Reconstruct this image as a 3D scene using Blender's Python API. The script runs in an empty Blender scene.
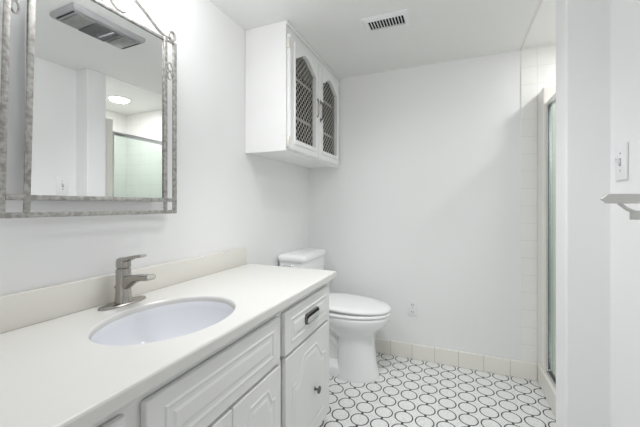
import bpy, bmesh, math
from mathutils import Vector, Matrix

scene = bpy.context.scene
COL = scene.collection
PI = math.pi

# ------------------------------------------------------------------ camera, world, light, exposure
YAW = math.radians(22.6)
cam_data = bpy.data.cameras.new('camera')
cam_data.sensor_width = 36.0
cam_data.lens = 36.0 * 322.0 / 640.0
cam_data.shift_y = -8.5 / 640.0
cam_data.clip_start = 0.02
cam = bpy.data.objects.new('camera', cam_data)
cam.location = (1.115, 0.0, 1.125)
cam.rotation_euler = (PI / 2, 0, YAW)
COL.objects.link(cam)
scene.camera = cam

world = bpy.data.worlds.new('world')
world.use_nodes = True
world.node_tree.nodes['Background'].inputs[0].default_value = (0.9, 0.95, 1.0, 1)
world.node_tree.nodes['Background'].inputs[1].default_value = 0.3
scene.world = world


def area(name, loc, target, sx, sy, power, color=(1, 1, 1), shape='RECTANGLE', spread=180):
    l = bpy.data.lights.new(name, 'AREA')
    l.shape = shape
    l.size = sx
    if shape in ('RECTANGLE', 'ELLIPSE'):
        l.size_y = sy
    l.energy = power
    l.color = color
    l.spread = math.radians(spread)
    o = bpy.data.objects.new(name, l)
    o.location = loc
    o.rotation_euler = (Vector(target) - Vector(loc)).to_track_quat('-Z', 'Y').to_euler()
    COL.objects.link(o)
    return o


# the fan's ceiling lamp, the lamp bar above the mirror, an added fill in an assumed doorway behind the camera
area('fan_lamp', (0.854, 1.18, 2.09), (0.854, 1.18, 0), 0.15, 0.34, 2.6, (0.975, 0.985, 1.0), spread=100)
area('fan_lamp', (0.854, 1.18, 2.089), (0.854, 1.9, 0.6), 0.15, 0.34, 3.9, (0.975, 0.985, 1.0), spread=115)
area('vanity_light', (0.16, 0.72, 2.02), (0.9, 0.72, 0.9), 0.10, 0.7, 8.0, (0.975, 0.985, 1.0))
for y_ in (0.46, 0.73, 1.00):
    pl_ = bpy.data.lights.new('vanity_bulb', 'POINT')
    pl_.energy = 1.6
    pl_.shadow_soft_size = 0.06
    pl_.color = (0.975, 0.985, 1.0)
    po_ = bpy.data.objects.new('vanity_bulb', pl_)
    po_.location = (0.30, y_, 2.03)
    COL.objects.link(po_)
area('doorway_fill', (0.49, -1.02, 1.1), (0.55, 2.4, 1.0), 0.8, 1.8, 2.2, (0.975, 0.985, 1.0))

scene.view_settings.view_transform = 'Standard'
scene.view_settings.look = 'None'
scene.view_settings.gamma = 1.0
scene.view_settings.use_curve_mapping = False
scene.view_settings.exposure = 0.0
scene.cycles.max_bounces = 16
scene.cycles.diffuse_bounces = 8
scene.cycles.glossy_bounces = 6
scene.cycles.transparent_max_bounces = 12


# ------------------------------------------------------------------ materials
def srgb(r, g, b):
    def f(c):
        c /= 255.0
        return c / 12.92 if c <= 0.04045 else ((c + 0.055) / 1.055) ** 2.4
    return (f(r), f(g), f(b), 1.0)


def new_mat(name):
    m = bpy.data.materials.new(name)
    m.use_nodes = True
    return m, m.node_tree.nodes, m.node_tree.links, m.node_tree.nodes['Principled BSDF']


def paint(name, col, rough=0.5, var=0.03, scale=6.0, bump=0.0, bscale=120.0, spec=0.5, metal=0.0, coat=0.0):
    """A plain surface with a slight procedural variation of tone and, if asked, a fine bump."""
    m, N, L, P = new_mat(name)
    tc = N.new('ShaderNodeTexCoord')
    no = N.new('ShaderNodeTexNoise')
    no.inputs['Scale'].default_value = scale
    no.inputs['Detail'].default_value = 4
    L.new(tc.outputs['Object'], no.inputs['Vector'])
    mix = N.new('ShaderNodeMixRGB')
    L.new(no.outputs['Fac'], mix.inputs['Fac'])
    mix.inputs['Color1'].default_value = tuple(c * (1 - var) for c in col[:3]) + (1,)
    mix.inputs['Color2'].default_value = tuple(min(1, c * (1 + var)) for c in col[:3]) + (1,)
    L.new(mix.outputs['Color'], P.inputs['Base Color'])
    P.inputs['Roughness'].default_value = rough
    P.inputs['Metallic'].default_value = metal
    P.inputs['Specular IOR Level'].default_value = spec
    P.inputs['Coat Weight'].default_value = coat
    if bump:
        n2 = N.new('ShaderNodeTexNoise')
        n2.inputs['Scale'].default_value = bscale
        L.new(tc.outputs['Object'], n2.inputs['Vector'])
        b = N.new('ShaderNodeBump')
        b.inputs['Strength'].default_value = bump
        b.inputs['Distance'].default_value = 0.002
        L.new(n2.outputs['Fac'], b.inputs['Height'])
        L.new(b.outputs['Normal'], P.inputs['Normal'])
    return m


M_WALL = paint('wall_paint', (0.875, 0.875, 0.875, 1), 0.55, 0.01, 3, 0.08, 160, 0.3)
M_CEIL = paint('ceiling_paint', (0.86, 0.86, 0.845, 1), 0.8, 0.01, 3, 0.1, 120, 0.2)
M_SHCEIL = paint('shower_ceiling_paint', (0.87, 0.87, 0.855, 1), 0.6, 0.01, 3, 0.05, 60, 0.3)
M_CAB = paint('cabinet_paint', (0.79, 0.79, 0.782, 1), 0.42, 0.015, 10, 0.05, 90, 0.4)
M_UPCAB = paint('wall_cabinet_paint', (0.87, 0.868, 0.86, 1), 0.4, 0.015, 10, 0.05, 90, 0.4)
M_COUNTER = paint('cultured_marble', (0.745, 0.738, 0.712, 1), 0.22, 0.015, 5, 0, 1, 0.5)
M_SPLASH = paint('cultured_marble_shade_tint', (0.79, 0.765, 0.71, 1), 0.25, 0.015, 5, 0, 1, 0.5)  # same marble as the top; beige of its dimmer-lit face put into the colour
M_SINK = paint('sink_porcelain', (0.74, 0.75, 0.785, 1), 0.12, 0.01, 5, 0, 1, 0.5)
M_TOILET = paint('toilet_porcelain', (0.90, 0.90, 0.905, 1), 0.10, 0.008, 5, 0, 1, 0.5, 0, 0.3)
M_SEAT = paint('toilet_seat_plastic', (0.91, 0.91, 0.915, 1), 0.25, 0.006, 5)
M_NICKEL = paint('brushed_nickel', (0.42, 0.40, 0.375, 1), 0.24, 0.06, 60, 0.05, 300, 0.5, 1.0)
M_SATIN = paint('satin_nickel', (0.66, 0.65, 0.63, 1), 0.38, 0.04, 60, 0.03, 300, 0.5, 1.0)
M_CHROME = paint('chrome', (0.72, 0.72, 0.73, 1), 0.2, 0.02, 20, 0, 1, 0.5, 1.0)
M_PEWTER = paint('dark_pewter', (0.20, 0.19, 0.18, 1), 0.28, 0.15, 60, 0, 1, 0.5, 1.0)
M_BLACK = paint('black_recess', (0.012, 0.012, 0.012, 1), 0.6, 0.1, 10)
M_DARKIN = paint('cabinet_inside_shade', (0.035, 0.032, 0.028, 1), 0.8, 0.1, 10)  # near-black base paints in the shade of the unlit cabinet inside
M_SHELF = paint('shelf_wood_paint', (0.55, 0.53, 0.48, 1), 0.6, 0.03, 10)
M_WIRE = paint('wire_white', (0.58, 0.56, 0.52, 1), 0.45, 0.03, 30)
M_PLASTIC = paint('white_plastic', (0.86, 0.86, 0.87, 1), 0.35, 0.005, 10)
M_BRASS = paint('painted_hinge', (0.72, 0.70, 0.64, 1), 0.35, 0.04, 60, 0, 1, 0.5, 0.3)
M_GASKET = paint('dark_gasket', (0.05, 0.052, 0.055, 1), 0.5, 0.2, 80)
M_VENTDARK = paint('vent_cavity', (0.01, 0.01, 0.01, 1), 0.9, 0.1, 10)
M_FANBODY = paint('fan_grey_plastic', (0.36, 0.36, 0.37, 1), 0.45, 0.03, 20)
M_FANGRILLE = paint('fan_dark_grille', (0.16, 0.16, 0.165, 1), 0.5, 0.05, 60)
M_FANLENS = paint('fan_lens', (0.24, 0.24, 0.235, 1), 0.3, 0.05, 40)
M_CURB = paint('cream_tile_cap', (0.80, 0.785, 0.74, 1), 0.25, 0.015, 8)


def mat_frame():
    """Mottled antique silver metal."""
    m, N, L, P = new_mat('antique_silver')
    tc = N.new('ShaderNodeTexCoord')
    no = N.new('ShaderNodeTexNoise')
    no.inputs['Scale'].default_value = 75
    no.inputs['Detail'].default_value = 5
    L.new(tc.outputs['Object'], no.inputs['Vector'])
    cr = N.new('ShaderNodeValToRGB')
    cr.color_ramp.elements[0].position = 0.36
    cr.color_ramp.elements[0].color = (0.30, 0.285, 0.265, 1)
    cr.color_ramp.elements[1].position = 0.62
    cr.color_ramp.elements[1].color = (0.50, 0.49, 0.47, 1)
    L.new(no.outputs['Fac'], cr.inputs['Fac'])
    L.new(cr.outputs['Color'], P.inputs['Base Color'])
    P.inputs['Metallic'].default_value = 0.55
    P.inputs['Roughness'].default_value = 0.42
    b = N.new('ShaderNodeBump')
    b.inputs['Strength'].default_value = 0.25
    b.inputs['Distance'].default_value = 0.001
    L.new(no.outputs['Fac'], b.inputs['Height'])
    L.new(b.outputs['Normal'], P.inputs['Normal'])
    return m


M_FRAME = mat_frame()


def mat_mirror():
    m, N, L, P = new_mat('mirror_silvering')
    P.inputs['Base Color'].default_value = (0.90, 0.915, 0.905, 1)
    P.inputs['Metallic'].default_value = 1.0
    P.inputs['Roughness'].default_value = 0.0
    return m


M_MIRROR = mat_mirror()


def mat_glass():
    m, N, L, P = new_mat('pale_green_glass')
    out = N['Material Output']
    tr = N.new('ShaderNodeBsdfTransparent')
    tr.inputs['Color'].default_value = (0.90, 0.945, 0.925, 1)
    gl = N.new('ShaderNodeBsdfGlossy')
    gl.inputs['Roughness'].default_value = 0.05
    gl.inputs['Color'].default_value = (0.9, 1.0, 0.96, 1)
    lw = N.new('ShaderNodeLayerWeight')
    lw.inputs['Blend'].default_value = 0.5
    po = N.new('ShaderNodeMath')
    po.operation = 'POWER'
    L.new(lw.outputs['Facing'], po.inputs[0])
    po.inputs[1].default_value = 5.0
    fr = N.new('ShaderNodeMath')
    fr.operation = 'MULTIPLY_ADD'
    L.new(po.outputs[0], fr.inputs[0])
    fr.inputs[1].default_value = 0.8
    fr.inputs[2].default_value = 0.03
    mx = N.new('ShaderNodeMixShader')
    L.new(fr.outputs[0], mx.inputs['Fac'])
    L.new(tr.outputs['BSDF'], mx.inputs[1])
    L.new(gl.outputs['BSDF'], mx.inputs[2])
    L.new(mx.outputs['Shader'], out.inputs['Surface'])
    return m


M_GLASS = mat_glass()


def mat_lamp():
    m, N, L, P = new_mat('lamp_lens')
    P.inputs['Base Color'].default_value = (0.9, 0.9, 0.9, 1)
    P.inputs['Emission Color'].default_value = (1.0, 0.985, 0.95, 1)
    P.inputs['Emission Strength'].default_value = 3.0
    return m


M_LAMP = mat_lamp()


def mat_tile(name, axis, bw, bh, ox, oz, c1, c2, grout, mortar=0.0022, rough=0.2):
    """Stack-bond glazed tiles laid out in metres; axis 'x' or 'y' is the horizontal one."""
    m, N, L, P = new_mat(name)
    ge = N.new('ShaderNodeNewGeometry')
    sp = N.new('ShaderNodeSeparateXYZ')
    L.new(ge.outputs['Position'], sp.inputs[0])
    co = N.new('ShaderNodeCombineXYZ')
    for src, dst, off in (('X' if axis == 'x' else 'Y', 'X', ox), ('Z', 'Y', oz)):
        a = N.new('ShaderNodeMath')
        a.operation = 'SUBTRACT'
        L.new(sp.outputs[src], a.inputs[0])
        a.inputs[1].default_value = off
        L.new(a.outputs[0], co.inputs[dst])
    br = N.new('ShaderNodeTexBrick')
    br.offset = 0.0
    br.squash = 1.0
    br.inputs['Scale'].default_value = 1.0
    br.inputs['Brick Width'].default_value = bw
    br.inputs['Row Height'].default_value = bh
    br.inputs['Mortar Size'].default_value = mortar
    br.inputs['Mortar Smooth'].default_value = 0.3
    br.inputs['Color1'].default_value = c1
    br.inputs['Color2'].default_value = c2
    br.inputs['Mortar'].default_value = grout
    L.new(co.outputs[0], br.inputs['Vector'])
    L.new(br.outputs['Color'], P.inputs['Base Color'])
    P.inputs['Roughness'].default_value = rough
    b = N.new('ShaderNodeBump')
    b.invert = True
    b.inputs['Strength'].default_value = 0.4
    b.inputs['Distance'].default_value = 0.002
    L.new(br.outputs['Fac'], b.inputs['Height'])
    L.new(b.outputs['Normal'], P.inputs['Normal'])
    return m


TILE1, TILE2, GROUT = (0.90, 0.893, 0.87, 1), (0.89, 0.883, 0.86, 1), (0.80, 0.785, 0.75, 1)
M_TILE_BACK = mat_tile('cream_wall_tile', 'x', 0.155, 0.112, 1.606, -0.002, TILE1, TILE2, GROUT)
M_TILE_SIDE = mat_tile('cream_wall_tile_side', 'y', 0.155, 0.112, 0.0, -0.002, TILE1, TILE2, GROUT)
M_TILE_BASE = mat_tile('cream_base_tile', 'x', 0.156, 0.30, 1.144, -0.05, (0.87, 0.845, 0.79, 1), (0.85, 0.825, 0.77, 1), (0.62, 0.59, 0.54, 1))
M_TILE_BASE_Y = mat_tile('cream_base_tile_side', 'y', 0.156, 0.30, 0.0, -0.05, (0.87, 0.845, 0.79, 1), (0.85, 0.825, 0.77, 1), (0.62, 0.59, 0.54, 1))


def mat_floor():
    """White mosaic with a square lattice of black rings."""
    m, N, L, P = new_mat('ring_floor_tile')
    ge = N.new('ShaderNodeNewGeometry')
    sp = N.new('ShaderNodeSeparateXYZ')
    L.new(ge.outputs['Position'], sp.inputs[0])

    def math_(op, a, b=None, c=None):
        n = N.new('ShaderNodeMath')
        n.operation = op
        for i, v in enumerate((a, b, c)):
            if v is None:
                continue
            if isinstance(v, (int, float)):
                n.inputs[i].default_value = v
            else:
                L.new(v, n.inputs[i])
        return n.outputs[0]

    def cell(src, off, pitch):
        t = math_('DIVIDE', math_('SUBTRACT', src, off), pitch)
        f = math_('SUBTRACT', math_('FRACT', t), 0.5)
        return math_('MULTIPLY', f, pitch)
    PX, PY = 0.1055, 0.1085
    X0, Y0 = 0.763 - PX / 2, 1.857 - PY / 2
    no = N.new('ShaderNodeTexNoise')
    no.inputs['Scale'].default_value = 14
    L.new(ge.outputs['Position'], no.inputs['Vector'])
    wob = math_('MULTIPLY', math_('SUBTRACT', no.outputs['Fac'], 0.5), 0.002)
    cx, cy = cell(sp.outputs['X'], X0, PX), cell(sp.outputs['Y'], Y0, PY)
    r = math_('ADD', math_('SQRT', math_('ADD', math_('MULTIPLY', cx, cx), math_('MULTIPLY', cy, cy))), wob)
    d = math_('ABSOLUTE', math_('SUBTRACT', r, 0.0455))
    mr = N.new('ShaderNodeMapRange')
    mr.interpolation_type = 'SMOOTHSTEP'
    for k, v in (('From Min', 0.0024), ('From Max', 0.0038), ('To Min', 1.0), ('To Max', 0.0)):
        mr.inputs[k].default_value = v
    L.new(d, mr.inputs['Value'])
    # small black dots where rings meet along the room
    dx, dy = cx, cell(sp.outputs['Y'], Y0 + PY / 2, PY)
    rd = math_('SQRT', math_('ADD', math_('MULTIPLY', dx, dx), math_('MULTIPLY', dy, dy)))
    md = N.new('ShaderNodeMapRange')
    for k, v in (('From Min', 0.006), ('From Max', 0.008), ('To Min', 1.0), ('To Max', 0.0)):
        md.inputs[k].default_value = v
    L.new(rd, md.inputs['Value'])
    ink = math_('MAXIMUM', mr.outputs[0], md.outputs[0])
    # fine mosaic joints
    vo = N.new('ShaderNodeTexVoronoi')
    vo.feature = 'DISTANCE_TO_EDGE'
    vo.inputs['Scale'].default_value = 60
    L.new(ge.outputs['Position'], vo.inputs['Vector'])
    mv = N.new('ShaderNodeMapRange')
    for k, v in (('From Min', 0.02), ('From Max', 0.10), ('To Min', 0.0), ('To Max', 1.0)):
        mv.inputs[k].default_value = v
    L.new(vo.outputs['Distance'], mv.inputs['Value'])
    base = N.new('ShaderNodeMixRGB')
    base.inputs['Color1'].default_value = (0.72, 0.715, 0.71, 1)
    base.inputs['Color2'].default_value = (0.85, 0.848, 0.842, 1)
    L.new(mv.outputs[0], base.inputs['Fac'])
    mx = N.new('ShaderNodeMixRGB')
    L.new(ink, mx.inputs['Fac'])
    L.new(base.outputs['Color'], mx.inputs['Color1'])
    mx.inputs['Color2'].default_value = (0.014, 0.0135, 0.013, 1)
    L.new(mx.outputs['Color'], P.inputs['Base Color'])
    P.inputs['Roughness'].default_value = 0.28
    return m


M_FLOOR = mat_floor()


# ------------------------------------------------------------------ mesh helpers
def wpos(o):
    p = Vector((0, 0, 0))
    while o is not None:
        p += o.location
        o = o.parent
    return p


def obj(name, bm, mat, parent=None, smooth=True, angle=28, label=None):
    """Link bm (built in world coordinates) as ONE mesh object."""
    bmesh.ops.recalc_face_normals(bm, faces=bm.faces[:])
    o = bpy.data.objects.new(name, bpy.data.meshes.new(name))
    if parent is not None:
        off = wpos(parent)
    else:
        xs = [v.co.x for v in bm.verts]
        ys = [v.co.y for v in bm.verts]
        off = Vector(((min(xs) + max(xs)) / 2, (min(ys) + max(ys)) / 2, min(v.co.z for v in bm.verts)))
        o.location = off
    bmesh.ops.translate(bm, verts=bm.verts[:], vec=-off)
    bm.to_mesh(o.data)
    bm.free()
    o.data.materials.append(mat)
    if smooth:
        o.data.polygons.foreach_set('use_smooth', [True] * len(o.data.polygons))
        o.data.set_sharp_from_angle(angle=math.radians(angle))
    COL.objects.link(o)
    o.parent = parent
    if label:
        o['label'] = label
    return o


def tag(o, label, cat, group=None):
    o['label'] = label
    o['category'] = cat
    if group:
        o['group'] = group
    return o


def thing(name, label, cat, loc, group=None):
    o = bpy.data.objects.new(name, None)
    o.location = loc
    o.empty_display_size = 0.05
    COL.objects.link(o)
    return tag(o, label, cat, group)


def struct(name, bm, mat):
    o = obj(name, bm, mat, smooth=False)
    o['kind'] = 'structure'
    return o


def box(bm, x0, x1, y0, y1, z0, z1, bev=0.0, seg=2):
    vs = [bm.verts.new((x, y, z)) for x in (x0, x1) for y in (y0, y1) for z in (z0, z1)]
    fs = [(0, 1, 3, 2), (4, 6, 7, 5), (0, 4, 5, 1), (2, 3, 7, 6), (0, 2, 6, 4), (1, 5, 7, 3)]
    faces = [bm.faces.new([vs[i] for i in f]) for f in fs]
    if bev:
        es = list({e for f in faces for e in f.edges})
        bmesh.ops.bevel(bm, geom=es, offset=bev, segments=seg, affect='EDGES', profile=0.5)
    return bm


def NB():
    return bmesh.new()


def bx(*a, **k):
    return box(NB(), *a, **k)


def loft(bm, loops, cap0=True, cap1=True, closed=True):
    """Skin a list of equally long point loops."""
    rings = [[bm.verts.new(p) for p in lp] for lp in loops]
    n = len(rings[0])
    for a, b in zip(rings, rings[1:]):
        for i in range(n if closed else n - 1):
            j = (i + 1) % n
            bm.faces.new((a[i], a[j], b[j], b[i]))
    if cap0:
        bm.faces.new(rings[0][::-1])
    if cap1:
        bm.faces.new(rings[-1])
    return bm


def tube(bm, pts, r, n=10, caps=True):
    """A round wire along a polyline; r may be a list."""
    pts = [Vector(p) for p in pts]
    rs = r if isinstance(r, (list, tuple)) else [r] * len(pts)
    loops = []
    up = None
    for i, p in enumerate(pts):
        t = (pts[min(i + 1, len(pts) - 1)] - pts[max(i - 1, 0)]).normalized()
        if up is None:
            up = t.orthogonal().normalized()
        else:
            up = (up - t * up.dot(t)).normalized()
        s = t.cross(up)
        loops.append([p + (up * math.cos(2 * PI * k / n) + s * math.sin(2 * PI * k / n)) * rs[i] for k in range(n)])
    return loft(bm, loops, caps, caps)


def spline(pts, n=8):
    """Catmull-Rom through the points."""
    P = [Vector(p) for p in pts]
    P = [P[0] * 2 - P[1]] + P + [P[-1] * 2 - P[-2]]
    out = []
    for i in range(1, len(P) - 2):
        for k in range(n):
            t = k / n
            a, b, c, d = P[i - 1:i + 3]
            out.append(0.5 * ((2 * b) + (c - a) * t + (2 * a - 5 * b + 4 * c - d) * t * t + (3 * b - a - 3 * c + d) * t ** 3))
    out.append(P[-2])
    return out


def lathe(bm, c, axis, prof, n=24):
    """prof: (radius, height) pairs turned around axis through c."""
    ax = Vector(axis).normalized()
    u = ax.orthogonal().normalized()
    v = ax.cross(u)
    c = Vector(c)
    loops = [[c + ax * h + (u * math.cos(2 * PI * k / n) + v * math.sin(2 * PI * k / n)) * max(r, 1e-5) for k in range(n)] for r, h in prof]
    return loft(bm, loops, True, True)


def ray_poly(c, ang, poly):
    d = (math.cos(ang), math.sin(ang))
    best = None
    for i in range(len(poly)):
        x0, y0 = poly[i][0] - c[0], poly[i][1] - c[1]
        x1, y1 = poly[(i + 1) % len(poly)][0] - c[0], poly[(i + 1) % len(poly)][1] - c[1]
        ex, ey = x1 - x0, y1 - y0
        den = d[0] * ey - d[1] * ex
        if abs(den) < 1e-12:
            continue
        t = (x0 * ey - y0 * ex) / den
        s = (x0 * d[1] - y0 * d[0]) / den
        if t > 0 and -1e-6 <= s <= 1 + 1e-6 and (best is None or t > best):
            best = t
    return (c[0] + d[0] * best, c[1] + d[1] * best)


def matched(outer, inner, c):
    angs = sorted({round(math.atan2(p[1] - c[1], p[0] - c[0]), 6) for p in outer + inner})
    return [ray_poly(c, a, outer) for a in angs], [ray_poly(c, a, inner) for a in angs]


def plate_hole(bm, outer, inner, c, f, h0, h1):
    """Plate between two heights with a hole; f(a, b, h) maps to world."""
    o, i = matched(outer, inner, c)
    return loft(bm, [[f(a, b, h0) for a, b in o], [f(a, b, h1) for a, b in o],
                     [f(a, b, h1) for a, b in i], [f(a, b, h0) for a, b in i],
                     [f(a, b, h0) for a, b in o]], False, False)


def inset(poly, d):
    """Move a polygon (counter-clockwise) inwards by d along vertex normals."""
    n = len(poly)
    out = []
    for i in range(n):
        p, q, r = Vector(poly[i - 1]), Vector(poly[i]), Vector(poly[(i + 1) % n])
        e1, e2 = (q - p).normalized(), (r - q).normalized()
        n1, n2 = Vector((-e1.y, e1.x)), Vector((-e2.y, e2.x))
        m = (n1 + n2)
        m = m.normalized() if m.length > 1e-6 else n1
        k = d / max(0.5, m.dot(n1))
        out.append((q.x + m.x * k, q.y + m.y * k))
    return out


def cathedral(a0, a1, b0, bs, bc, n=8, flat=0.2):
    """Counter-clockwise outline with an ogee-arched top: shoulders at bs, crown at bc."""
    w = a1 - a0
    pts = [(a0, b0), (a1, b0), (a1, bs)]
    s = [(a1 - 0.05 * w, bs)]
    for k in range(n + 1):
        t = k / n
        e = t * t * (3 - 2 * t)
        s.append((a1 - 0.07 * w - t * (0.43 - flat / 2) * w, bs + (bc - bs) * e))
    pts += s
    pts += [(a0 + a1 - p[0], p[1]) for p in s[::-1]]
    pts.append((a0, bs))
    return pts


def profile_panel(bm, poly, f, prof):
    """Concentric loops of a panel outline, (inset, height) each; the last is filled."""
    return loft(bm, [[f(a, b, h) for a, b in inset(poly, d)] for d, h in prof], False, True)


# ------------------------------------------------------------------ room shell
D = 2.44      # back wall
H = 2.135     # ceiling
XR = 1.637     # right wall
XS = 1.505    # free end of the partition
YP0, YP1 = 1.479, 1.616
XE = 2.45     # far side of the shower
YF = -0.95    # wall behind the camera

struct('floor', bx(-0.1, XE + 0.1, YF - 0.1, D + 0.1, -0.1, 0.0), M_FLOOR)
struct('ceiling', bx(-0.1, 1.512, YF - 0.1, D + 0.1, H, H + 0.1), M_CEIL)
b = NB()
box(b, 1.512, XE + 0.1, YP0, D + 0.1, H, H + 0.1)
struct('ceiling_shower', b, M_SHCEIL)
struct('ceiling_right', bx(1.512, XR + 0.1, YF - 0.1, YP0, H, H + 0.1), M_CEIL)
struct('ceiling_seam', bx(XS + 0.006, XS + 0.014, YP1, D, H - 0.003, H), M_CURB)
struct('wall_left', bx(-0.1, 0, YF - 0.1, D + 0.1, 0, H), M_WALL)
struct('wall_back', bx(0, 1.518, D, D + 0.1, 0, H), M_WALL)
struct('wall_back_tiled', bx(1.518, XE + 0.1, D - 0.006, D + 0.1, 0, H), M_TILE_BACK)
struct('wall_right', bx(XR, XR + 0.1, YF - 0.1, YP0, 0, H), M_WALL)
b = NB()
box(b, XS, XE + 0.1, YP0, YP1, 0, H, 0.006, 2)
struct('wall_partition', b, M_WALL)
struct('wall_shower', bx(XE, XE + 0.1, YP1, D, 0, H), M_TILE_SIDE)
b = NB()
box(b, 0, 0.08, YF - 0.1, YF, 0, H)
box(b, 0.90, XR, YF - 0.1, YF, 0, H)
box(b, 0.08, 0.90, YF - 0.1, YF, 2.05, H)
struct('wall_front', b, M_WALL)
struct('baseboard_back', bx(0, 1.605, D - 0.012, D, 0, 0.110, 0.004), M_TILE_BASE)
struct('baseboard_left', bx(0, 0.012, 1.56, D - 0.012, 0, 0.110, 0.004), M_TILE_BASE_Y)
struct('baseboard_right', bx(XR - 0.012, XR, YF, YP0, 0, 0.110, 0.004), M_TILE_BASE_Y)
# shower curb, the low tiled jamb on the back wall
b = NB()
box(b, 1.606, 1.712, YP1, D - 0.012, 0, 0.128, 0.008, 3)
struct('shower_curb', b, M_CURB)
b = NB()
box(b, 1.606, 1.70, 2.285, D - 0.006, 0.128, 1.83, 0.006, 2)
box(b, 1.606, 1.70, YP1, 1.736, 0.128, 1.83, 0.006, 2)
struct('shower_jamb', b, M_CURB)
b = NB()
box(b, 1.712, XE, YP1, D, 0, 0.05)
struct('floor_shower', b, M_CURB)

# ------------------------------------------------------------------ vanity
VY0, VY1, VX = -0.075, 1.54, 0.525       # ends, face frame front
ZT = 0.7575                               # underside of the top
CY = 0.7325                               # middle of the vanity


def fx(x_front):
    """(y, z, h) on the front of a unit facing +x."""
    return lambda a, c, h: (x_front + h, a, c)


van = thing('vanity_cabinet', 'long white painted vanity cabinet with carved doors under the pale countertop', 'cabinet', (0.27, CY, 0))
b = NB()
box(b, 0.004, VX - 0.02, VY0, VY0 + 0.018, 0.085, ZT)
box(b, 0.004, VX - 0.02, VY1 - 0.018, VY1, 0.085, ZT)
box(b, 0.004, VX - 0.02, VY0 + 0.018, VY1 - 0.018, 0.085, 0.10)
box(b, 0.004, 0.012, VY0 + 0.018, VY1 - 0.018, 0.10, ZT)
obj('carcass', b, M_CAB, van)
obj('toe_kick', bx(0.05, VX - 0.075, VY0 + 0.01, VY1 - 0.01, 0.0, 0.085), M_CAB, van)
b = NB()
fr = (VX - 0.02, VX)
box(b, *fr, VY0, VY1, 0.725, ZT)
box(b, *fr, VY0, VY1, 0.085, 0.112)
box(b, *fr, VY0, VY1, 0.553, 0.568)
for y0, y1 in ((VY0, -0.02), (0.42, 0.47), (1.0, 1.046), (1.485, VY1)):
    box(b, *fr, y0, y1, 0.112, 0.725)
obj('face_frame', b, M_CAB, van)
b = NB()
loft(b, [[(VX, y, 0.733), (VX + 0.006, y, 0.733), (VX + 0.009, y, 0.740), (VX + 0.020, y, 0.750), (VX + 0.022, y, ZT), (VX, y, ZT)] for y in (VY0, VY1)])
obj('apron_molding', b, M_CAB, van)

PROF = [(0.0, 0.0), (0.003, 0.0022), (0.006, 0.0026), (0.010, 0.0012), (0.013, 0.0), (0.022, 0.0003), (0.030, 0.0028), (0.034, 0.0030)]


def slab_front(name, y0, y1, z0, z1, kind, mirror=False):
    t = 0.018
    b = bx(VX + 0.001, VX + 0.001 + t, y0, y1, z0, z1, 0.004, 3)
    f = fx(VX + 0.001 + t)
    m = 0.045 if kind == 'drawer' else 0.052
    if kind == 'drawer':
        w, h = 0.02, 0.02
        poly = [(y0 + m, z0 + 0.032), (y1 - m, z0 + 0.032), (y1 - m, z1 - 0.032), (y0 + m, z1 - 0.032)]
        profile_panel(b, poly, f, PROF)
    else:
        nar = (y1 - y0) < 0.3
        m = 0.036 if nar else m
        lps = [[f(a, c, h) for a, c in cathedral(y0 + m + d, y1 - m - d, z0 + 0.055 + d, z1 - (0.095 if nar else 0.125) - d, z1 - 0.045 - d, 10, 0.5 if nar else 0.30)] for d, h in PROF]
        loft(b, lps, False, True)
    return obj(name, b, M_CAB, van, angle=8)


def cup_pull(parent, y, z):
    """Dark rectangular recessed pull with rounded ends and a bright lip."""
    x = VX + 0.0245
    w, h, r = 0.066, 0.021, 0.014
    poly = []
    for cy, cz, a0 in ((w - r, h - r, 0), (-w + r, h - r, 90), (-w + r, -h + r, 180), (w - r, -h + r, 270)):
        for k in range(6):
            a = math.radians(a0 + 18 * k)
            poly.append((y + cy + r * math.cos(a), z + cz + r * math.sin(a)))
    f = fx(x)
    pl = obj('pull', profile_panel(NB(), poly, f, [(0, -0.003), (0, 0.005), (0.002, 0.006), (0.004, 0.005), (0.005, 0.001)]), M_BLACK, parent, label='black recessed pull')
    rm = NB()
    loft(rm, [[f(a, c, h_) for a, c in inset(poly, d_)] for d_, h_ in ((-0.0015, -0.002), (-0.0015, 0.006), (0.001, 0.0075), (0.0035, 0.006), (0.0035, -0.002), (-0.0015, -0.002))], False, False)
    obj('pull_rim', rm, M_PEWTER, pl, label='dark pewter rim')
    b = NB()
    inner = [(y + (p[0] - y) * 0.93, z - 0.004 + (p[1] - z) * 0.55) for p in poly]
    loft(b, [[f(a, c, h_) for a, c in inner] for h_ in (0.0, 0.010)] + [[f(a, c, 0.013) for a, c in inset(inner, 0.004)]], False, True)
    obj('pull_lip', b, M_CHROME, pl, label='bright rolled lip')
    return pl


def knob(parent, y, z):
    b = lathe(NB(), (VX + 0.0225, y, z), (1, 0, 0), [(0.008, 0), (0.008, 0.002), (0.005, 0.004), (0.0045, 0.012), (0.008, 0.015), (0.0155, 0.018), (0.0165, 0.021), (0.0145, 0.024), (0.009, 0.026), (0.0, 0.0265)], 20)
    return obj('knob', b, M_PEWTER, parent, label='pewter mushroom knob')


ZD = (0.567, 0.727)
dr = slab_front('drawer', 1.04, 1.492, *ZD, 'drawer')
cup_pull(dr, 1.268, 0.650)
obj_fp = slab_front('false_front', 0.463, 1.007, *ZD, 'drawer')
dl = slab_front('drawer', -0.027, 0.424, *ZD, 'drawer')
cup_pull(dl, 0.197, 0.650)
ZB = (0.105, 0.556)
for y0, y1, ky in ((1.044, 1.492, 1.305), (0.7385, 1.007, 0.775), (0.463, 0.7355, 0.70), (-0.027, 0.424, 0.16)):
    d_ = slab_front('door', y0, y1, *ZB, 'door')
    if y0 > 1:
        knob(d_, ky, 0.313)

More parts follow.
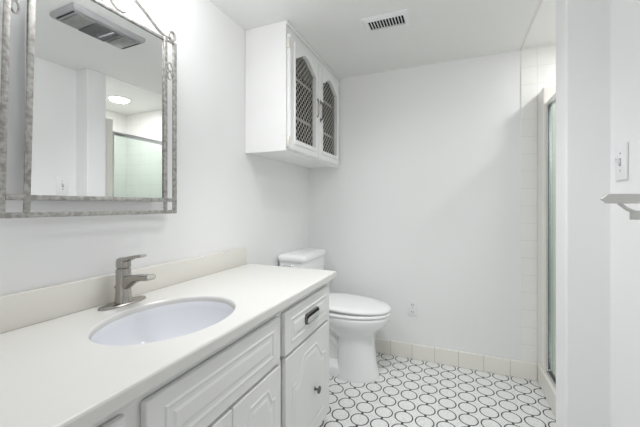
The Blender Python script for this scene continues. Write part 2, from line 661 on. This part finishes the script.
# ------------------------------------------------------------------ countertop, sink, faucet
SX, SY, SA, SB = 0.315, 0.735, 0.175, 0.220
top = thing('countertop', 'off-white vanity countertop with oval sink cutout', 'countertop', (0.28, CY, ZT))
b = NB()
outer = [(0.002, VY0 - 0.015), (0.557, VY0 - 0.015), (0.557, 1.557), (0.002, 1.557)]
ell = [(SX + SA * math.cos(2 * PI * k / 72), SY + SB * math.sin(2 * PI * k / 72)) for k in range(72)]
o_, i_ = matched(outer, ell, (SX, SY))
Z1 = 0.7875


def zl(lp, z):
    return [(p[0], p[1], z) for p in lp]


def sc(lp, k):
    return [(SX + (p[0] - SX) * k, SY + (p[1] - SY) * k) for p in lp]


def oins(lp, d):
    return [(min(max(p[0], 0.002 + 0), 0.557 - d), min(p[1], 1.557 - d)) for p in lp]


loft(b, [zl(o_, ZT), zl(o_, Z1 - 0.006), zl(oins(o_, 0.002), Z1 - 0.002), zl(oins(o_, 0.006), Z1),
         zl(sc(i_, 1.0), Z1), zl(sc(i_, 0.985), Z1 - 0.003), zl(sc(i_, 0.978), Z1 - 0.008), zl(sc(i_, 0.978), ZT), zl(o_, ZT)], False, False)
obj('slab', b, M_COUNTER, top, angle=12)
obj('backsplash', bx(0.0015, 0.020, VY0 - 0.015, 1.54, Z1, 0.884, 0.004, 2), M_SPLASH, top, label='backsplash strip, its shade tinted cream')

sink = thing('sink_basin', 'oval white porcelain basin set under the countertop', 'sink', (SX, SY, 0.61))
b = NB()
prof = [(0.974, -0.004), (0.974, 0.010), (0.970, 0.0115), (0.962, 0.009), (0.945, -0.008), (0.92, -0.025), (0.89, -0.045), (0.82, -0.075), (0.70, -0.105), (0.52, -0.125), (0.30, -0.136), (0.12, -0.140)]
lps = [zl(sc(ell, k), ZT - 0.001 + dz) for k, dz in prof]
under = [zl(sc(ell, k + (0.05 if k < 0.9 else 0.028)), ZT - 0.014 + dz) for k, dz in prof[:4:-1]]
loft(b, lps + under + lps[:1], False, False)
obj('bowl', b, M_SINK, sink, angle=60)
b = lathe(NB(), (SX, SY, 0.6165), (0, 0, 1), [(0.029, -0.01), (0.031, 0.0), (0.028, 0.003), (0.022, 0.0025), (0.020, 0.0), (0.018, 0.004), (0.0, 0.006)], 28)
obj('drain', b, M_NICKEL, sink, label='brushed nickel drain')

FXx, FY = 0.073, 0.757
fau = thing('faucet', 'brushed nickel single lever faucet standing behind the sink', 'faucet', (FXx, FY, Z1))


def stadium(cx, cy, hx, hy, z, n=24):
    out = []
    for k in range(n):
        a = 2 * PI * k / n
        e = 0.62
        out.append((cx + hx * math.copysign(abs(math.cos(a)) ** 1.0, math.cos(a)), cy + hy * math.copysign(abs(math.sin(a)) ** e, math.sin(a)), z))
    return out


b = NB()
loft(b, [stadium(FXx, FY, 0.026, 0.083, Z1), stadium(FXx, FY, 0.027, 0.084, Z1 + 0.003), stadium(FXx, FY, 0.025, 0.081, Z1 + 0.007), stadium(FXx, FY, 0.019, 0.074, Z1 + 0.0095)])
obj('base_plate', b, M_NICKEL, fau)


def ovl(cx, cy, hx, hy, z, n=24, e=0.8):
    out = []
    for k in range(n):
        a = 2 * PI * k / n
        out.append((cx + hx * math.copysign(abs(math.cos(a)) ** e, math.cos(a)), cy + hy * math.copysign(abs(math.sin(a)) ** e, math.sin(a)), z))
    return out


b = NB()
loft(b, [ovl(FXx, FY, 0.027, 0.025, Z1 + 0.009), ovl(FXx, FY, 0.024, 0.023, Z1 + 0.022), ovl(FXx, FY, 0.022, 0.0215, Z1 + 0.05), ovl(FXx, FY, 0.022, 0.0215, Z1 + 0.118), ovl(FXx, FY, 0.0205, 0.020, Z1 + 0.1215)])
obj('body', b, M_NICKEL, fau)
b = lathe(NB(), (FXx, FY, Z1 + 0.121), (0, 0, 1), [(0.0185, 0), (0.0185, 0.005)], 24)
obj('collar', b, M_PEWTER, fau, label='dark seam ring')


def bar_sweep(bm, path, n=16):
    """path: (x, z, half width y, half thickness, tilt angle) swept along x."""
    loops = []
    for x, z, hw, ht, ang in path:
        lp = []
        for k in range(n):
            a = 2 * PI * k / n
            u = hw * math.copysign(abs(math.cos(a)) ** 0.5, math.cos(a))
            w = ht * math.copysign(abs(math.sin(a)) ** 0.5, math.sin(a))
            lp.append((x - w * math.sin(ang), FY + u, z + w * math.cos(ang)))
        loops.append(lp)
    return loft(bm, loops)


b = NB()
bar_sweep(b, [(0.078, Z1 + 0.070, 0.0165, 0.024, 0.1), (0.098, Z1 + 0.078, 0.0165, 0.0205, 0.25), (0.120, Z1 + 0.088, 0.017, 0.0150, 0.28), (0.145, Z1 + 0.0955, 0.018, 0.0115, 0.18),
              (0.172, Z1 + 0.0985, 0.0185, 0.0095, 0.05), (0.192, Z1 + 0.0995, 0.0185, 0.0095, 0.08), (0.202, Z1 + 0.102, 0.0185, 0.0095, 0.25), (0.206, Z1 + 0.104, 0.017, 0.007, 0.4)])
obj('spout', b, M_NICKEL, fau)
b = NB()
loft(b, [ovl(FXx, FY, 0.0215, 0.021, Z1 + 0.126), ovl(FXx, FY, 0.0215, 0.021, Z1 + 0.146), ovl(FXx, FY, 0.019, 0.019, Z1 + 0.154), ovl(FXx, FY, 0.012, 0.012, Z1 + 0.158)])
bar_sweep(b, [(0.070, Z1 + 0.148, 0.017, 0.008, 0.1), (0.095, Z1 + 0.154, 0.0155, 0.0085, 0.25), (0.12, Z1 + 0.162, 0.0135, 0.006, 0.28), (0.145, Z1 + 0.167, 0.013, 0.005, 0.15), (0.165, Z1 + 0.169, 0.013, 0.005, 0.1), (0.170, Z1 + 0.171, 0.012, 0.004, 0.3)])
obj('lever_handle', b, M_NICKEL, fau)
b = tube(NB(), [(FXx - 0.030, FY - 0.004, Z1 + 0.008), (FXx - 0.030, FY - 0.004, Z1 + 0.052)], 0.003, 10)
lathe(b, (FXx - 0.030, FY - 0.004, Z1 + 0.050), (0, 0, 1), [(0.003, 0), (0.0065, 0.003), (0.007, 0.008), (0.004, 0.012), (0, 0.013)], 14)
obj('lift_rod', b, M_NICKEL, fau)

# ------------------------------------------------------------------ mirror with wrought frame
mir = thing('wall_mirror', 'rectangular wall mirror in a mottled silver metal frame with scrolled top', 'mirror', (0.03, 0.719, 1.09))


def mobj(name, bm, mat, parent):
    for v in bm.verts:
        v.co.y *= 0.983
        v.co.z = 1.125 + (v.co.z - 1.125) * 0.983
    return obj(name, bm, mat, parent)


ML = 0.011      # the far frame side leans in a little towards its top
mobj('mirror_glass', bx(0.0475, 0.0545, 0.506, 0.956, 1.148, 1.792), M_MIRROR, mir)


def lean(bm, z0, z1):
    for v in bm.verts:
        if v.co.y < 0.55:
            v.co.y += ML * (v.co.z - z0) / (z1 - z0)
    return bm


b = NB()
box(b, 0.050, 0.058, 0.446, 0.462, 1.090, 1.80, 0.003)
box(b, 0.050, 0.058, 0.996, 1.016, 1.090, 1.80, 0.003)
box(b, 0.051, 0.057, 0.460, 1.000, 1.090, 1.105, 0.003)
mobj('outer_frame', lean(b, 1.14, 1.65), M_FRAME, mir)
b = NB()
box(b, 0.0552, 0.061, 0.497, 0.514, 1.104, 1.802, 0.003)
box(b, 0.0552, 0.061, 0.948, 0.966, 1.104, 1.802, 0.003)
box(b, 0.0552, 0.060, 0.460, 1.000, 1.138, 1.153, 0.003)
box(b, 0.0552, 0.060, 0.462, 1.000, 1.786, 1.797, 0.002)
mobj('inner_frame', lean(b, 1.14, 1.65), M_FRAME, mir)
XM = 0.054
YC = 0.7315


def sym(p, s):
    return (XM, YC + s * (p[0] - YC), p[1])


for s in (1, -1):
    b = tube(NB(), [sym(p, s) for p in [(0.992 + 0.016 * math.cos(2 * PI * k / 20 - 2.6), 1.822 + 0.017 * math.sin(2 * PI * k / 20 - 2.6)) for k in range(20)]], 0.0055, 8)
    lathe(b, sym((0.992, 1.799), s), (0, 0, 1), [(0.006, 0), (0.007, 0.003), (0.004, 0.007)], 10)
    mobj('ring_finial', b, M_FRAME, mir)
    b = tube(NB(), [sym((p.x, p.y), s) for p in spline([(0.978, 1.812), (0.962, 1.805), (0.945, 1.808), (0.921, 1.819), (0.886, 1.842), (0.855, 1.861), (0.827, 1.876), (0.79, 1.905), (0.76, 1.945), (0.742, 1.962), (YC, 1.968)])], 0.0058, 8)
    mobj('arch_scroll', b, M_FRAME, mir)
    b = tube(NB(), [sym((p.x, p.y), s) for p in spline([(0.735, 1.955), (0.755, 1.925), (0.768, 1.89), (0.755, 1.862), (0.742, 1.842), (0.741, 1.824), (0.748, 1.812), (0.765, 1.8035), (0.782, 1.806), (0.790, 1.813)])], 0.0052, 8)
    mobj('hook_scroll', b, M_FRAME, mir)
    # small linked rings between the two uprights
    b = NB()
    for zc in (1.690, 1.655):
        tube(b, [sym((0.9815 + (0.010 if s > 0 else 0.008) * math.cos(2 * PI * k / 16), zc + 0.017 * math.sin(2 * PI * k / 16)), s) for k in range(17)], 0.0028, 8)
    mobj('ring_knot', b, M_FRAME, mir)
b = tube(NB(), [(XM, YC + 0.014 * math.cos(2 * PI * k / 20), 1.984 + 0.014 * math.sin(2 * PI * k / 20)) for k in range(21)], 0.0052, 8)
mobj('crown_ring', b, M_FRAME, mir)
for y, z in ((0.62, 1.19), (0.85, 1.19), (0.62, 1.75), (0.85, 1.75)):
    mobj('wall_bracket', bx(0.0035, 0.0474, y - 0.02, y + 0.02, z - 0.012, z + 0.012), M_BLACK, mir)
mir.rotation_euler.z = -0.0158

# ------------------------------------------------------------------ wall cabinet over the toilet
WY0, WY1, WZ0, WX = 1.551, 2.436, 1.424, 0.266
wc = thing('wall_cabinet', 'white two-door wall cabinet with wire mesh doors above the toilet', 'cabinet', (0.14, 2.0, WZ0))
b = NB()
WB = WX - 0.0192
box(b, 0.002, WB, WY0, WY0 + 0.018, WZ0, H - 0.001)
box(b, 0.002, WB, WY1 - 0.018, WY1, WZ0, H - 0.001)
box(b, 0.002, WB, WY0 + 0.018, WY1 - 0.018, WZ0 + 0.006, WZ0 + 0.022)
box(b, 0.002, WB, WY0 + 0.018, WY1 - 0.018, H - 0.019, H - 0.001)
obj('carcass', b, M_UPCAB, wc)
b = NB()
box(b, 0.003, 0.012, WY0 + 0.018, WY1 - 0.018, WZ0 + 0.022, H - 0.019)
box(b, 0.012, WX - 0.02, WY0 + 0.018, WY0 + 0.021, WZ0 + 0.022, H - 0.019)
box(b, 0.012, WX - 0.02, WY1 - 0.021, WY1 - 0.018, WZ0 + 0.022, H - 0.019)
obj('shade_lining', b, M_DARKIN, wc, label='inside panels painted dark as shade')  # added panels that carry the painted inside shade
b = NB()
fr = (WX - 0.019, WX + 0.001)
box(b, *fr, WY0, WY0 + 0.045, WZ0, H - 0.001)
box(b, *fr, WY1 - 0.10, WY1, WZ0, H - 0.001)
box(b, *fr, WY0 + 0.045, WY1 - 0.10, H - 0.10, H - 0.001)
box(b, *fr, WY0 + 0.045, WY1 - 0.10, WZ0, WZ0 + 0.045)
box(b, *fr, 1.945, 1.990, WZ0 + 0.045, H - 0.10)
obj('face_frame', b, M_UPCAB, wc)
b = NB()
box(b, WX + 0.001, WX + 0.012, WY0, WY1, H - 0.022, H - 0.001, 0.004, 2)
obj('crown_strip', b, M_UPCAB, wc)
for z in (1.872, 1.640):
    sh = obj('shelf', bx(0.012, WX - 0.028, WY0 + 0.021, WY1 - 0.021, z, z + 0.014), M_DARKIN, wc, label='shelf board painted dark as shade')  # board takes the painted inside shade, only its edge stays pale
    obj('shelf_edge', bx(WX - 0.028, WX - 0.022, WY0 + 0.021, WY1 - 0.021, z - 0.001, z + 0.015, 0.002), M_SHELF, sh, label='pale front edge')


def lattice(y0, y1, z0, z1, x):
    b = NB()
    P, w, t = 0.039, 0.0017, 0.0011
    for s in (1, -1):
        c = -40
        for c in range(-60, 60):
            # line z = s*(y - ym) + c*P, clipped to the rectangle
            ym, zm = (y0 + y1) / 2, (z0 + z1) / 2
            ya, yb = y0, y1
            lo, hi = z0 - zm - c * P, z1 - zm - c * P
            if s > 0:
                ya, yb = max(ya, ym + lo), min(yb, ym + hi)
            else:
                ya, yb = max(ya, ym - hi), min(yb, ym - lo)
            if yb - ya < 0.004:
                continue
            za, zb = zm + s * (ya - ym) + c * P, zm + s * (yb - ym) + c * P
            dv = Vector((0, yb - ya, zb - za)).normalized()
            nv = Vector((0, -dv.z, dv.y)) * w
            xx = x + (0.0012 if s > 0 else -0.0012)
            A, B = Vector((xx, ya, za)), Vector((xx, yb, zb))
            lp = lambda p: [p + nv + Vector((t, 0, 0)), p - nv + Vector((t, 0, 0)), p - nv - Vector((t, 0, 0)), p + nv - Vector((t, 0, 0))]
            loft(b, [lp(A), lp(B)])
    return b


DX0, DX1 = WX + 0.0015, WX + 0.0205
for i, (y0, y1) in enumerate(((1.566, 1.9635), (1.9735, 2.368))):
    f = fx(0)
    c = ((y0 + y1) / 2, 1.70)
    o0, o1 = y0 + 0.056, y1 - 0.052
    am = (o0 + o1) / 2
    hole = [(o0, 1.494), (o1, 1.494)] + [(o1 + (o0 - o1) * k / 24, 1.955 + 0.062 * (0.5 - 0.5 * math.cos(2 * PI * k / 24)) ** 0.8) for k in range(25)]
    b = NB()
    outer_ = [(y0, 1.434), (y1, 1.434), (y1, 2.066), (y0, 2.066)]
    field = [(o0 - 0.013, 1.468), (o1 + 0.013, 1.468), (o1 + 0.013, 2.040), (o0 - 0.013, 2.040)]
    angs = sorted({round(math.atan2(p[1] - c[1], p[0] - c[0]), 6) for p in outer_ + field + hole})
    oo, ff, ii = [[ray_poly(c, a, q) for a in angs] for q in (outer_, field, hole)]

    def cl(lp, d):
        return [(min(max(p[0], y0 + d), y1 - d), min(max(p[1], 1.434 + d), 2.066 - d)) for p in lp]

    def gr(lp, k):
        return [(c[0] + (p[0] - c[0]) * k, c[1] + (p[1] - c[1]) * (1 + (k - 1) * 0.45)) for p in lp]
    L_ = lambda lp, x: [(x, p[0], p[1]) for p in lp]
    loft(b, [L_(oo, DX0), L_(oo, DX1 - 0.004), L_(cl(oo, 0.004), DX1), L_(ff, DX1), L_(gr(ff, 0.985), DX1 + 0.008), L_(gr(ii, 1.02), DX1 + 0.008), L_(ii, DX1 + 0.005), L_(ii, DX0), L_(oo, DX0)], False, False)
    dn = obj('door', b, M_UPCAB, wc)
    obj('wire_mesh', lattice(o0 - 0.012, o1 + 0.012, 1.484, 2.024, DX0 - 0.004), M_WIRE, dn, smooth=False, label='pale diamond wire mesh')
    hy = 1.926 if i == 0 else 1.999
    b = NB()
    tube(b, spline([(DX1, hy, 1.815), (DX1 + 0.013, hy, 1.808), (DX1 + 0.017, hy, 1.785), (DX1 + 0.017, hy, 1.755), (DX1 + 0.017, hy, 1.725), (DX1 + 0.013, hy, 1.702), (DX1, hy, 1.695)], 5), 0.005, 10)
    for z in (1.815, 1.695):
        box(b, DX1 - 0.001, DX1 + 0.004, hy - 0.009, hy + 0.009, z - 0.014, z + 0.014, 0.003)
    obj('pull_handle', b, M_PEWTER, dn, label='dark metal bow pull')
    if i == 0:
        ys = (WY0 + 0.004, y0 + 0.001)
    else:
        ys = (y1 - 0.001, y1 + 0.012)
    for z in (1.472, 2.015):
        b = bx(WX + 0.001, DX1 - 0.002, ys[0], ys[1], z - 0.028, z + 0.028, 0.002)
        lathe(b, (DX1 - 0.003, (ys[0] + ys[1]) / 2, z - 0.03), (0, 0, 1), [(0.004, 0), (0.0045, 0.002), (0.0045, 0.058), (0.003, 0.06)], 10)
        obj('hinge', b, M_BRASS, dn, label='pale painted metal hinge')

# ------------------------------------------------------------------ toilet
TY = 2.10
toi = thing('toilet', 'white two-piece toilet with closed lid against the left wall', 'toilet', (0.38, TY, 0))


def egg(z, xb, xf, hy, split=0.42, n=40, e=1.0, tilt=0.0):
    """Plan outline: rounded back at xb, long nose at xf."""
    xc = xb + (xf - xb) * split
    out = []
    for k in range(n):
        a = 2 * PI * k / n
        ca, sa = math.cos(a), math.sin(a)
        rx = (xf - xc) if ca >= 0 else (xc - xb)
        ee = 1.0 if ca >= 0 else e
        x = xc + rx * math.copysign(abs(ca) ** ee, ca)
        y = TY + hy * math.copysign(abs(sa) ** (0.9 if ca >= 0 else ee), sa)
        out.append((x, y, z + tilt * (x - xc)))
    return out


b = NB()
loft(b, [egg(0.0, 0.382, 0.660, 0.137, 0.45, e=0.6), egg(0.012, 0.382, 0.660, 0.137, 0.45, e=0.6), egg(0.03, 0.39, 0.652, 0.128, 0.45, e=0.6), egg(0.10, 0.392, 0.640, 0.117, 0.45, e=0.6),
         egg(0.19, 0.395, 0.632, 0.113, 0.45, e=0.65), egg(0.255, 0.385, 0.630, 0.114, 0.47, e=0.7), egg(0.285, 0.34, 0.640, 0.125, 0.48, e=0.8), egg(0.315, 0.29, 0.672, 0.148, 0.48, e=0.9),
         egg(0.345, 0.26, 0.708, 0.168, 0.46), egg(0.37, 0.25, 0.726, 0.178, 0.44), egg(0.392, 0.245, 0.733, 0.182, 0.43), egg(0.404, 0.245, 0.733, 0.182, 0.43), egg(0.41, 0.25, 0.726, 0.176, 0.43)])
# trapway body and foot behind the pedestal
def rect(z, x0, x1, hy, r=0.03, n=6):
    out = []
    for sx, sy, a0 in ((1, 1, 0), (0, 1, 90), (0, -1, 180), (1, -1, 270)):
        cx = x1 - r if sx else x0 + r
        cy = TY + sy * (hy - r)
        for k in range(n):
            a = math.radians(a0 + 90 * k / (n - 1))
            out.append((cx + r * math.cos(a), cy + r * math.sin(a), z))
    return out


loft(b, [rect(0.0, 0.13, 0.50, 0.115), rect(0.045, 0.13, 0.50, 0.113), rect(0.065, 0.14, 0.50, 0.095), rect(0.09, 0.15, 0.50, 0.060), rect(0.24, 0.12, 0.50, 0.052), rect(0.30, 0.08, 0.50, 0.075), rect(0.345, 0.03, 0.44, 0.12), rect(0.385, 0.02, 0.42, 0.15), rect(0.403, 0.022, 0.40, 0.148)])
obj('bowl', b, M_TOILET, toi, angle=50)
# bulge of the trapway pipe on each side
for s in (1, -1):
    b = tube(NB(), spline([(0.42, TY + s * 0.045, 0.13), (0.38, TY + s * 0.048, 0.20), (0.31, TY + s * 0.048, 0.245), (0.24, TY + s * 0.046, 0.20), (0.20, TY + s * 0.042, 0.10), (0.19, TY + s * 0.042, 0.03)], 6), 0.024, 14)
    obj('trapway', b, M_TOILET, toi)
    b = lathe(NB(), (0.30, TY + s * 0.098, 0.05), (0, 0, 1), [(0.013, 0), (0.013, 0.012), (0.009, 0.02), (0, 0.022)], 14)
    obj('bolt_cap', b, M_PLASTIC, toi)


def slab_egg(z0, z1, xb, xf, hy, r, split=0.42, dome=0.0):
    lo = [egg(z0, xb + r * 0.5, xf - r * 0.5, hy - r * 0.5, split, e=0.75), egg(z0 + r * 0.5, xb, xf, hy, split, e=0.75), egg(z1 - r, xb, xf, hy, split, e=0.75), egg(z1 - r * 0.3, xb + r * 0.35, xf - r * 0.35, hy - r * 0.35, split, e=0.75), egg(z1, xb + r, xf - r, hy - r, split, e=0.75)]
    if dome:
        for k in (0.75, 0.5, 0.2):
            xc = xb + (xf - xb) * split
            lo.append([(xc + (p[0] - xc) * k, TY + (p[1] - TY) * k, z1 + dome * (1 - k * k)) for p in lo[4]])
    return loft(NB(), lo)


obj('seat', slab_egg(0.414, 0.432, 0.235, 0.738, 0.188, 0.008), M_SEAT, toi, angle=50)
lidm = slab_egg(0.4355, 0.456, 0.222, 0.737, 0.188, 0.010, dome=0.010)
for v in lidm.verts:
    v.co.z += max(0.0, 0.735 - v.co.x) * 0.042
obj('lid', lidm, M_SEAT, toi, angle=50)
for s in (1, -1):
    b = NB()
    lathe(b, (0.232, TY + s * 0.075 - 0.025, 0.437), (0, 1, 0), [(0.012, 0), (0.014, 0.003), (0.014, 0.047), (0.012, 0.05)], 16)
    box(b, 0.218, 0.246, TY + s * 0.075 - 0.02, TY + s * 0.075 + 0.02, 0.408, 0.432, 0.004)
    obj('seat_hinge', b, M_SEAT, toi)
b = NB()
loft(b, [rect(0.404, 0.030, 0.175, 0.165), rect(0.412, 0.022, 0.182, 0.172), rect(0.60, 0.014, 0.200, 0.186), rect(0.736, 0.010, 0.206, 0.192), rect(0.743, 0.012, 0.205, 0.190)])
tank = obj('tank', b, M_TOILET, toi, angle=50)
b = NB()
loft(b, [rect(0.744, 0.008, 0.212, 0.198, 0.035), rect(0.748, 0.005, 0.217, 0.203, 0.035), rect(0.770, 0.005, 0.217, 0.203, 0.035), rect(0.781, 0.008, 0.211, 0.197, 0.035), rect(0.789, 0.020, 0.196, 0.180, 0.035), rect(0.793, 0.045, 0.170, 0.150, 0.035)])
obj('tank_lid', b, M_TOILET, toi, angle=60)
b = lathe(NB(), (0.115, TY - 0.187, 0.713), (0, -1, 0), [(0.012, -0.004), (0.012, 0.006), (0.008, 0.009), (0.006, 0.016), (0, 0.017)], 16)
tube(b, [(0.118, TY - 0.202, 0.713), (0.095, TY - 0.205, 0.714), (0.060, TY - 0.205, 0.717)], [0.006, 0.0065, 0.0075], 10)
obj('flush_lever', b, M_CHROME, toi, label='chrome flush lever')

# ------------------------------------------------------------------ small wall and ceiling fittings
yb = D
out_ = thing('wall_outlet', 'white duplex electrical outlet low on the wall beside the toilet', 'outlet', (0.834, yb, 0.31))
obj('cover_plate', bx(0.799, 0.869, yb - 0.006, yb - 0.0003, 0.312, 0.430, 0.003), M_PLASTIC, out_)
for z in (0.396, 0.346):
    b = NB()
    loft(b, [[(0.834 + 0.0165 * math.copysign(abs(math.cos(2 * PI * k / 24)) ** 0.7, math.cos(2 * PI * k / 24)), yb - 0.006 - h_, z + 0.0145 * math.copysign(abs(math.sin(2 * PI * k / 24)) ** 0.7, math.sin(2 * PI * k / 24))) for k in range(24)] for h_ in (-0.001, 0.0025)])
    s_ = obj('socket', b, M_PLASTIC, out_)
    b = NB()
    box(b, 0.8265, 0.829, yb - 0.0095, yb - 0.008, z - 0.004, z + 0.007)
    box(b, 0.839, 0.8415, yb - 0.0095, yb - 0.008, z - 0.004, z + 0.007)
    lathe(b, (0.834, yb - 0.008, z - 0.008), (0, -1, 0), [(0.0025, 0), (0.0025, 0.0015)], 10)
    obj('socket_slots', b, M_BLACK, s_, label='dark socket slots')
obj('plate_screw', lathe(NB(), (0.834, yb - 0.0055, 0.371), (0, -1, 0), [(0.003, 0), (0.003, 0.001), (0.001, 0.0015)], 10), M_NICKEL, out_)

sw = thing('light_switch', 'white toggle light switch on the right wall above the towel bar', 'light switch', (XR, 1.386, 1.207))
obj('switch_plate', bx(XR - 0.007, XR - 0.0003, 1.346, 1.426, 1.208, 1.330, 0.003), M_PLASTIC, sw)
b = bx(XR - 0.0085, XR - 0.006, 1.380, 1.392, 1.256, 1.282)
obj('toggle_slot', b, M_FANBODY, sw, label='grey toggle slot')
b = NB()
loft(b, [[(XR - 0.007, y, z) for y, z in ((1.382, 1.262), (1.390, 1.262), (1.390, 1.278), (1.382, 1.278))], [(x, y, z) for x, y, z in ((XR - 0.022, 1.383, 1.274), (XR - 0.022, 1.389, 1.274), (XR - 0.021, 1.389, 1.283), (XR - 0.021, 1.383, 1.283))]])
obj('toggle', b, M_PLASTIC, sw)
for z in (1.240, 1.298):
    b = NB()
    lathe(b, (XR - 0.0065, 1.386, z), (-1, 0, 0), [(0.0035, 0), (0.0035, 0.001), (0.001, 0.0018)], 10)
    obj('plate_screw', b, M_NICKEL, sw)

tb = thing('towel_bar', 'brushed metal towel bar with pointed end jutting from the right wall', 'towel bar', (XR, 1.05, 1.087))
by, bz, bh, bt = 1.05, 1.141, 0.0124, 0.006
side = [(1.465, bz), (1.465 + bh, bz - bh), (XR - 0.012, bz - bh), (XR - 0.012, bz + bh), (1.465 + bh, bz + bh)]
b = NB()
loft(b, [[(1.55 + (p[0] - 1.55) * k, by + dy, bz + (p[1] - bz) * k2) for p in side] for k, k2, dy in ((0.985, 0.9, -bt), (1.0, 1.0, -bt + 0.0015), (1.0, 1.0, bt - 0.0015), (0.985, 0.9, bt))])
obj('bar', b, M_SATIN, tb)
b = tube(NB(), spline([(1.502, by, bz - bh + 0.002), (1.512, by, 1.121), (1.524, by, 1.112), (1.545, by, 1.106), (XR - 0.012, by, 1.106)], 6), 0.0045, 12)
box(b, 1.524, XR - 0.012, by - 0.004, by + 0.004, 1.088, 1.108, 0.002)
obj('bracket', b, M_SATIN, tb)
obj('wall_plate', bx(XR - 0.012, XR - 0.0003, by - 0.022, by + 0.022, 1.078, 1.166, 0.003), M_SATIN, tb)

# ceiling register seen directly
cv = thing('ceiling_vent', 'white ceiling air register with a row of dark slots', 'vent', (0.77, 1.78, H))
vx0, vx1, vy0, vy1 = 0.648, 0.895, 1.702, 1.862
b = NB()
ou = [(vx0, vy0), (vx1, vy0), (vx1, vy1), (vx0, vy1)]
inn = [(vx0 + 0.026, vy0 + 0.034), (vx1 - 0.026, vy0 + 0.034), (vx1 - 0.026, vy1 - 0.038), (vx0 + 0.026, vy1 - 0.038)]
zz = lambda lp, z: [(p[0], p[1], z) for p in lp]
loft(b, [zz(ou, H - 0.0003), zz(ou, H - 0.003), zz(inset(ou, 0.014), H - 0.009), zz(inn, H - 0.009), zz(inn, H - 0.0003), zz(ou, H - 0.0003)], False, False)
obj('frame', b, M_PLASTIC, cv)
obj('duct_opening', bx(inn[0][0], inn[1][0], inn[0][1], inn[2][1], H - 0.0012, H - 0.0004), M_VENTDARK, cv, label='black duct opening')
n = 12
for k in range(n + 1):
    xk = inn[0][0] + (inn[1][0] - inn[0][0]) * k / n
    b = bx(xk - 0.0022, xk + 0.0022, inn[0][1] - 0.001, inn[2][1] + 0.001, H - 0.0085, H - 0.0022)
    obj('vane', b, M_PLASTIC, cv)

# fan and light unit on the ceiling that only the mirror shows
fu = thing('ceiling_fan_light', 'grey rectangular fan and light unit on the ceiling, seen in the mirror', 'exhaust fan', (0.854, 1.182, H))
fx0, fx1, fy0, fy1 = 0.748, 0.960, 0.985, 1.378
b = NB()
ou = [(fx0, fy0), (fx1, fy0), (fx1, fy1), (fx0, fy1)]
loft(b, [zz(ou, H - 0.0003), zz(ou, H - 0.018), zz(inset(ou, 0.008), H - 0.028), zz(inset(ou, 0.018), H - 0.030)], False, True)
obj('housing', b, M_FANBODY, fu)
for y0, y1 in ((1.020, 1.100), (1.263, 1.343)):
    obj('lamp_lens', bx(fx0 + 0.028, fx1 - 0.028, y0, y1, H - 0.038, H - 0.0295, 0.004), M_FANLENS, fu, label='grey unlit lens')
b = NB()
for k in range(12):
    x = fx0 + 0.030 + k * 0.0141
    box(b, x, x + 0.008, 1.113, 1.250, H - 0.036, H - 0.0295)
obj('grille', b, M_FANGRILLE, fu, label='dark louvred grille')
for y_ in (fy0 + 0.014, fy1 - 0.022):
    obj('side_slot', bx(fx0 + 0.03, fx1 - 0.03, y_, y_ + 0.008, H - 0.0315, H - 0.0285), M_BLACK, fu, label='black end slot')

# recessed lamp in the shower ceiling
rl = thing('recessed_light', 'round lit recessed lamp in the shower ceiling, reflected in the mirror', 'ceiling light', (1.97, 2.03, H))
b = lathe(NB(), (1.97, 2.03, H), (0, 0, -1), [(0.092, 0.0003), (0.105, 0.0003), (0.104, 0.005), (0.092, 0.010), (0.086, 0.009), (0.086, 0.0003)], 40)
obj('trim_ring', b, M_PLASTIC, rl)
obj('lens', lathe(NB(), (1.97, 2.03, H), (0, 0, -1), [(0.084, 0.001), (0.084, 0.008), (0.06, 0.011), (0.0, 0.013)], 32), M_LAMP, rl, label='glowing lens')
area('shower_lamp', (1.97, 2.03, H - 0.02), (1.97, 2.03, 0), 0.15, 0.15, 4.6, (0.985, 0.99, 1.0), 'DISK')

# ------------------------------------------------------------------ framed glass shower door
sd = thing('shower_door', 'chrome framed pale green glass shower door standing on the curb', 'shower door', (1.655, 2.0, 0.128))
SXF = 1.622
zt, zb = 1.735, 0.1285
ya, yb2 = 1.7365, 2.2845
b = NB()
box(b, SXF, SXF + 0.024, yb2 - 0.020, yb2, zb, zt, 0.002)
box(b, SXF, SXF + 0.024, ya, ya + 0.020, zb, zt, 0.002)
obj('side_channel', b, M_CHROME, sd)
obj('top_rail', bx(SXF, SXF + 0.024, ya + 0.020, yb2 - 0.020, zt - 0.030, zt, 0.002), M_CHROME, sd)
obj('bottom_track', bx(SXF, SXF + 0.024, ya + 0.020, yb2 - 0.020, zb, zb + 0.022, 0.002), M_CHROME, sd)
obj('glass_panel', bx(SXF + 0.009, SXF + 0.015, ya + 0.020, yb2 - 0.020, zb + 0.022, zt - 0.030), M_GLASS, sd, label='pale green clear glass')
b = NB()
box(b, SXF + 0.003, SXF + 0.006, yb2 - 0.024, yb2 - 0.0205, zb + 0.022, zt - 0.031)
box(b, SXF + 0.003, SXF + 0.021, ya + 0.028, yb2 - 0.0285, zb + 0.0225, zb + 0.026)
obj('gasket', b, M_GASKET, sd, label='dark rubber glazing strip')
